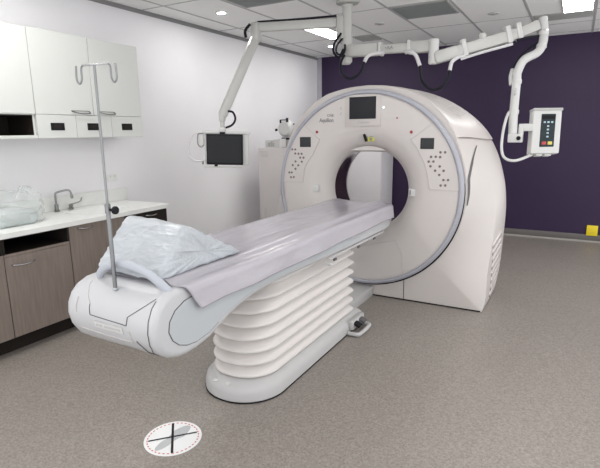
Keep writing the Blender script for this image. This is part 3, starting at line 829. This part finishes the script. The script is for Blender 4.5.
b = new(); cyl(b, j2+V((0, 0, -.05)), .032, .09, 'z', 24, .01); cyl(b, j2+V((0, 0, -.105)), .022, .06, 'z', 24, .004); cyl(b, j2+V((0.005, -.01, -.14)), .028, .035, 'z', 24, .006); link('wrist_joint', b, M['arm'], A)
# right branch
q0, q1 = V((1.88, -3.05, 2.243)), V((2.725, -3.09, 2.208))
b = new(); bar(b, q0, q0.lerp(q1, .40), .085, .11, .02); bar(b, q0.lerp(q1, .38), q0.lerp(q1, .74), .07, .085, .03); bar(b, q0.lerp(q1, .72), q1, .085, .10, .02); link('lower_arm', b, M['arm'], A)
text_mesh('arm_print', '\u2022AA', .045, (2.33, -3.125, 2.225), M['print'], A, rot=(PI/2, 0, -.05))
b = new(); cyl(b, (1.88, -3.05, 2.125), .048, .07, 'z', 28, .01); link('hub_foot', b, M['arm'], A)
for f in (.42, .74):
    c = q0.lerp(q1, f); b = new(); bar(b, c-V((.014, 0, 0)), c+V((.014, 0, 0)), .098, .115, .006); link('arm_band', b, M['armw'], A)
b = new(); cyl(b, (2.73, -3.125, 2.055), .042, .205, 'z', 28, .008); link('swivel_joint', b, M['armw'], A)
r0, r1 = V((2.74, -3.14, 2.10)), V((3.36, -2.89, 2.275))
b = new(); bar(b, r0, r1, .085, .095, .02); bar(b, r0, r0.lerp(r1, .30), .09, .105, .024); link('outer_arm', b, M['arm'], A)
for f in (.36, .88, 1.0):
    c = r0.lerp(r1, f); d = (r1-r0).normalized()*.02
    b = new(); bar(b, c-d+V((0, 0, .012)), c+d+V((0, 0, .012)), .10, .135, .006); link('arm_band', b, M['armw'], A)
c = r0.lerp(r1, .6); 
b = new(); bar(b, c+V((-.09, -.055, .0)), c+V((.09, -.055, .05))+V((0, .07, 0)), .003, .010, 0); link('arm_print', b, M['printl'], A)
r2 = V((3.505, -2.80, 2.345))
b = new(); bar(b, r1, r2, .06, .085, .02); link('arm_neck', b, M['arm'], A)
b = new(); cyl(b, (3.10, -3.01, 2.235), .03, .05, 'z', 20, .006); link('cable_gland', b, M['arm'], A)
b = new(); tube(b, [(3.529, -2.774, 2.40), (3.544, -2.786, 2.30), (3.546, -2.808, 2.204), (3.517, -2.844, 2.123), (3.423, -2.912, 2.06), (3.385, -2.95, 1.964), (3.385, -2.971, 1.899), (3.388, -3.034, 1.633), (3.398, -3.07, 1.431)], .034, 16, 6); link('drop_tube', b, M['armw'], A)
for z, p in ((2.28, (3.545, -2.79)), (2.17, (3.538, -2.82)), (1.885, (3.386, -2.974)), (1.64, (3.389, -3.032))):
    b = new(); cyl(b, (*p, z-.02), .039, .04, 'z', 24, .006); link('tube_collar', b, M['armw'], A)
text_mesh('arm_print', 'IVA', .04, (3.387, -3.046, 1.80), M['printl'], A, rot=(PI/2, PI/2, -.5))
b = new(); box(b, (3.365, -3.115, 1.395), (3.475, -3.02, 1.465), .008); box(b, (3.435, -3.06, 1.40), (3.475, -3.01, 1.545), .008); box(b, (3.435, -3.05, 1.485), (3.54, -2.97, 1.545), .008); br = link('bracket', b, M['armw'], A)
b = new(); cyl(b, (3.447, -3.112, 1.430), .017, .012, '-y', 18, .003); link('bracket_screw', b, M['black'], br)
# cables
def cable(nm, pts, r, m): return link(nm, tube(new(), pts, r, 10, 6), M[m], A)
cable('cable_loop', [(1.844, -3.086, 2.40), (1.815, -3.169, 2.30), (1.815, -3.185, 2.224), (1.866, -3.174, 2.175), (1.905, -3.144, 2.223), (1.883, -3.079, 2.295)], .011, 'cable')
cable('cable_loop', [(1.856, -3.07, 2.36), (1.835, -3.15, 2.287), (1.838, -3.175, 2.224), (1.872, -3.164, 2.20), (1.89, -3.134, 2.25)], .009, 'cable')
cable('cable', [(1.885, -3.10, 2.20), (1.885, -3.172, 2.13), (1.915, -3.237, 2.04), (1.983, -3.274, 1.98), (2.039, -3.245, 1.975), (2.105, -3.219, 2.03), (2.135, -3.201, 2.128)], .0125, 'cable')
cable('conduit', [(2.130, -3.203, 2.11), (2.155, -3.181, 2.162), (2.208, -3.135, 2.188), (2.28, -3.10, 2.19)], .0165, 'conduit')
cable('conduit', [(2.48, -3.10, 2.175), (2.532, -3.14, 2.172), (2.579, -3.138, 2.14), (2.618, -3.133, 2.05)], .0165, 'conduit')
cable('cable', [(2.617, -3.133, 2.06), (2.636, -3.149, 1.946), (2.686, -3.162, 1.876), (2.75, -3.17, 1.839), (2.827, -3.18, 1.859), (2.869, -3.162, 1.931), (2.882, -3.161, 2.002)], .0125, 'cable')
cable('conduit', [(2.880, -3.161, 1.99), (2.891, -3.142, 2.059), (2.931, -3.10, 2.10), (2.98, -3.08, 2.11)], .016, 'conduit')
cable('conduit', [(2.95, -3.085, 2.085), (3.10, -3.03, 2.13), (3.33, -2.94, 2.19)], .012, 'conduit')
cable('cable', [(3.36, -2.94, 2.215), (3.44, -2.90, 2.235), (3.51, -2.82, 2.25)], .011, 'cable')
cable('cable', [(3.50, -2.80, 2.20), (3.42, -2.83, 2.14), (3.36, -2.88, 2.051), (3.342, -2.92, 1.97)], .009, 'cable')
cable('conduit', [(3.340, -2.91, 1.99), (3.335, -2.955, 1.93), (3.345, -2.975, 1.86)], .016, 'armw')
cable('cable', [(.963, -3.709, 1.70), (1.005, -3.688, 1.69), (1.03, -3.689, 1.628), (1.007, -3.713, 1.573), (.935, -3.757, 1.540)], .010, 'cable')
cable('cable', [(1.13, -3.42, 2.522), (1.25, -3.36, 2.528), (1.40, -3.28, 2.535), (1.62, -3.17, 2.548), (1.80, -3.09, 2.558)], .010, 'cable')
cable('cable', [(1.08, -3.47, 2.50), (1.045, -3.50, 2.44), (1.05, -3.50, 2.38)], .014, 'cable')

# hanging screen
def frame_of(ctr, xd, tilt):
    xd = V(xd).normalized(); n = V((xd.y, -xd.x, 0)); n = (n*math.cos(tilt)+V((0, 0, math.sin(tilt)))).normalized(); up = n.cross(xd)*-1
    if up.z < 0: up = -up
    return V(ctr), xd, n, up
c, xd, n, up = frame_of((.955, -3.772, 1.345), (.292, .159, -.01), -.03)
t = thing('monitor', (.955, -3.74, 1.20), 'flat dark screen hanging from the ceiling arm before the left wall', 'monitor')
def at(a, b_, d): return c+xd*a+up*b_+n*d
b = new(); obox(b, at(0, 0, 0), xd, n, up, (.345, .03, .285), .006); sc = link('bezel', b, M['black'], t)
b = new(); obox(b, at(0, .003, .0155), xd, n, up, (.315, .003, .25), 0); link('screen', b, M['screen'], sc, smooth=False)
b = new(); obox(b, at(.015, 0, -.035), xd, n, up, (.42, .022, .295), .008); bp = link('back_plate', b, M['armw'], t)
b = new(); obox(b, at(.01, .158, -.02), xd, n, up, (.46, .03, .022), .006); link('top_rail', b, M['armw'], t)
b = new(); obox(b, at(-.02, -.165, -.01), xd, n, up, (.36, .02, .014), .004); link('bottom_rail', b, M['armw'], t)
b = new(); obox(b, at(-.225, .09, -.02), xd, n, up, (.052, .03, .12), .008); sd = link('handset_holder', b, M['armw'], t)
b = new(); tube(b, [at(-.205, .145, -.0), at(-.25, .14, 0), at(-.255, .05, 0), at(-.225, .02, 0), at(-.2, .04, 0)], .006, 8, 5); link('holder_hook', b, M['steel'], sd)
b = new(); obox(b, at(-.02, .155, 0), xd, n, up, (.05, .03, .02), .004); link('top_clip', b, M['black'], t)
b = new(); obox(b, at(-.02, .185, -.012), xd, n, up, (.06, .045, .045), .008); link('mount_block', b, M['armw'], t)
b = new(); obox(b, at(-.085, -.15, .005), xd, n, up, (.03, .02, .018), .004); link('bottom_latch', b, M['black'], t)
b = new(); obox(b, at(-.215, -.13, -.02), xd, n, up, (.012, .015, .03), .002); link('cable_plug', b, M['seam'], t)
b = new(); tube(b, [at(-.21, .155, -.02), at(-.30, .13, -.02), at(-.345, .03, -.02), at(-.33, -.08, -.02), at(-.26, -.115, -.02), at(-.18, -.10, -.01)], .005, 8, 6); link('signal_cable', b, M['conduit'], t)

# control box on the drop tube
c, xd, n, up = frame_of((3.622, -2.945, 1.475), (.21, .115, 0), .20)
c += n*.0
t = thing('injector_control_box', (3.622, -2.93, 1.28), 'white control box with keypad on the drop arm before the purple wall', 'control box')
xs = (xd+up*0).normalized(); 
b = new()
def shear(p): return p+xd*(.085*(p-c).dot(up))
tb = new(); obox(tb, c, xd, n, up, (.232, .085, .365), .012); add(b, tb, shear); hs_ = link('housing', b, M['armw'], t)
b = new(); tb = new(); obox(tb, at(0, .178, .006), xd, n, up, (.238, .085, .022), .004); add(b, tb, shear); link('top_lip', b, M['slot'], t)
b = new(); tb = new(); obox(tb, at(.006, .006, .044), xd, n, up, (.116, .006, .268), .004); add(b, tb, shear); kp = link('keypad', b, M['pend'], t)
b = new(); tb = new(); obox(tb, at(.006, .112, .047), xd, n, up, (.105, .006, .03), .003); add(b, tb, shear); link('display_strip', b, M['black'], kp)
for r, cnt in ((.072, 3), (.040, 1), (.012, 1), (-.016, 1), (-.046, 1)):
    for k in range(cnt):
        b = new(); tb = new(); obox(tb, at(.006+(k-(cnt-1)/2)*.03, r, .048), xd, n, up, (.018, .005, .014), .003); add(b, tb, shear); link('key', b, M['bluek'], kp)
for s, m in ((-1, 'redk'), (1, 'yelk')):
    b = new(); tb = new(); obox(tb, at(.006+s*.024, -.098, .048), xd, n, up, (.036, .005, .026), .003); add(b, tb, shear); link('key', b, M[m], kp)
for a_ in (-.035, .035):
    b = new(); tb = new(); obox(tb, at(a_, -.188, -.005), xd, n, up, (.055, .05, .022), .006); add(b, tb, shear); link('bottom_grip', b, M['armw'], t)
b = new(); tube(b, [(3.352, -3.04, 1.64), (3.345, -3.10, 1.60), (3.33, -3.135, 1.496), (3.33, -3.165, 1.352), (3.36, -3.164, 1.272), (3.44, -3.132, 1.25), (3.55, -3.02, 1.293)], .0115, 10, 6); link('power_cord', b, M['armw'], t)

# ------------------------------------------------------------------ things behind the gantry
t = thing('tall_cabinet', (.55, -1.95, 0), 'pale grey tall steel cabinet against the left wall behind the gantry', 'cabinet')
link('body', box(new(), (.27, -2.20, .05), (.93, -1.70, 1.305), .006), M['tall'], t)
link('plinth', box(new(), (.30, -2.17, 0), (.90, -1.73, .05)), M['seam'], t)
for z0, n_, x0, x1 in ((1.19, 5, .30, .42), (.41, 7, .335, .385)):
    for k in range(n_): link('vent_slot', box(new(), (x0, -2.2025, z0+k*.017), (x1, -2.199, z0+k*.017+.006)), M['seaml'], t, smooth=False)
link('door_edge', box(new(), (.655, -2.203, .06), (.66, -2.199, 1.30)), M['seaml'], t, smooth=False)
t = thing('accessory_box', (.46, -2.1, 1.305), 'small white open-topped accessory box on top of the pale tall cabinet', 'box')
b = new(); box(b, (.37, -2.18, 1.305), (.585, -2.02, 1.318), .003); box(b, (.37, -2.18, 1.305), (.378, -2.02, 1.40), .002); box(b, (.577, -2.18, 1.305), (.585, -2.02, 1.42), .002); box(b, (.378, -2.028, 1.305), (.577, -2.02, 1.40), .002); box(b, (.50, -2.18, 1.305), (.577, -2.172, 1.41), .002)
link('tray', b, M['armw'], t)
for k in range(3): link('bottle_cap', cyl(new(), (.405+.035*k, -2.15, 1.318), .012, .05+.012*(k % 2), 'z', 14, .003), M['slot'], t)
t = thing('phantom_holder', (.57, -1.93, 1.305), 'round white device with black knob and top bracket above the tall cabinet', 'medical device')
b = new(); cyl(b, (.57, -1.93, 1.305), .05, .10, 'z', 24, .006); link('pedestal', b, M['armw'], t)
link('foot', box(new(), (.50, -2.0, 1.405), (.63, -1.9, 1.432), .008), M['black'], t)
b = new(); cyl(b, (.545, -1.86, 1.545), .105, .14, '-y', 40, .03); link('drum', b, M['armw'], t)
b = new(); cyl(b, (.435, -2.0, 1.53), .017, .025, '-y', 18, .004); link('knob', b, M['black'], t)
b = new(); bar(b, (.50, -2.01, 1.615), (.50, -2.01, 1.66), .02, .016, .003); bar(b, (.495, -2.01, 1.655), (.61, -2.01, 1.655), .012, .012, .003); bar(b, (.60, -2.01, 1.625), (.60, -2.01, 1.68), .03, .02, .004); link('top_bracket', b, M['black'], t)
b = new(); cyl(b, (.685, -1.98, 1.60), .012, .02, '-y', 14, .003); link('side_screw', b, M['seam'], t)
t = thing('supply_cupboard', (1.05, -.28, 0), 'white steel cupboard at the purple wall, seen through the scanner bore', 'cupboard')
link('body', box(new(), (.75, -.535, .06), (1.353, -.016, 1.72), .004), M['backcab'], t)
link('door', box(new(), (.755, -.556, .07), (1.346, -.537, 1.71), .004), M['backcab'], t)
link('plinth', box(new(), (.78, -.50, 0), (1.33, -.035, .06)), M['seam'], t)

# yellow box on the skirting
t = thing('wall_box', (4.15, -.014, .086), 'small yellow box low on the purple wall at the skirting', 'outlet box')
yb_ = link('cover', box(new(), (4.085, -.03, .088), (4.215, -.001, .226), .004), M['yellow'], t)
b = new(); tube(b, [(4.13, -.0305, .14), (4.15, -.0305, .128), (4.172, -.0305, .14)], .0025, 6, 4); link('printed_mark', b, M['yellowl'], yb_)

# ------------------------------------------------------------------ floor sticker
SC = V((2.226, -5.916, 0)); SR = .142
t = thing('floor_sticker', SC, 'round white floor sticker with grey footprint crossed out in black tape', 'floor sticker')
dsc = link('disc', cyl(new(), SC, SR, .0012, 'z', 64), M['sticker'], t)
b = new()
for k in range(36):
    a0_, a1_ = 2*PI*k/36, 2*PI*(k+.55)/36
    q = [SC+V((math.cos(a)*r, math.sin(a)*r, .0019)) for a, r in ((a0_, .1225), (a1_, .1225), (a1_, .1285), (a0_, .1285))]
    vs = [b.verts.new(p) for p in q] + [b.verts.new(p-V((0, 0, .0006))) for p in q]
    b.faces.new(vs[:4]); b.faces.new(vs[4:][::-1])
    for i in range(4): b.faces.new([vs[i], vs[(i+1) % 4], vs[4+(i+1) % 4], vs[4+i]])
link('dashed_border', b, M['stred'], t, smooth=False)
d1 = V((.03, .98, 0)).normalized(); d2 = V((d1.y, -d1.x, 0))
b = new(); N = 48; R = []
outl = []
for k in range(N):
    a = 2*PI*k/N; u = math.cos(a)*.118
    wdt = .040 if u > .02 else (.030 if u < -.05 else .022+.010*abs((u+.02)/.05))
    outl.append(SC+d1*u+d2*(math.sin(a)*wdt))
loft(b, [[p+V((0, 0, z)) for p in outl] for z in (.0008, .0017)])
link('footprint', b, M['foot'], t, smooth=False)
def tape(p, q, w, z):
    b = new(); bar(b, V(p)+V((0, 0, z)), V(q)+V((0, 0, z)), w, .0008, 0); link('tape_strip', b, M['tape'], t, smooth=False)
tape((2.139, -5.825, 0), (2.307, -6.008, 0), .012, .0022)
tape((2.139, -5.998, 0), (2.302, -5.824, 0), .009, .0029)

# ------------------------------------------------------------------ camera, light, view
f, th, ya, ro = 484.4522, .2074, -.514, -.0122
fw = V((math.sin(ya)*math.cos(th), math.cos(ya)*math.cos(th), -math.sin(th))); rt = V((math.cos(ya), -math.sin(ya), 0)); u0 = rt.cross(fw)
r2 = math.cos(ro)*rt+math.sin(ro)*u0; u2 = r2.cross(fw)
cam = bpy.data.cameras.new('camera'); co = bpy.data.objects.new('camera', cam); COL.objects.link(co)
mw = Matrix((r2, u2, -fw)).transposed().to_4x4(); mw.translation = V((3.8646, -7.4923, 1.5)); co.matrix_world = mw
cam.sensor_fit = 'HORIZONTAL'; cam.sensor_width = 36; cam.lens = 36*f/600; cam.clip_start = .05
S.camera = co
w = bpy.data.worlds.new('World'); S.world = w; w.use_nodes = True
w.node_tree.nodes['Background'].inputs['Color'].default_value = (.98, .985, 1, 1); w.node_tree.nodes['Background'].inputs['Strength'].default_value = 1.15
S.view_settings.view_transform = 'Standard'; S.view_settings.look = 'None'; S.view_settings.gamma = 1; S.view_settings.use_curve_mapping = False
S.view_settings.exposure = .68
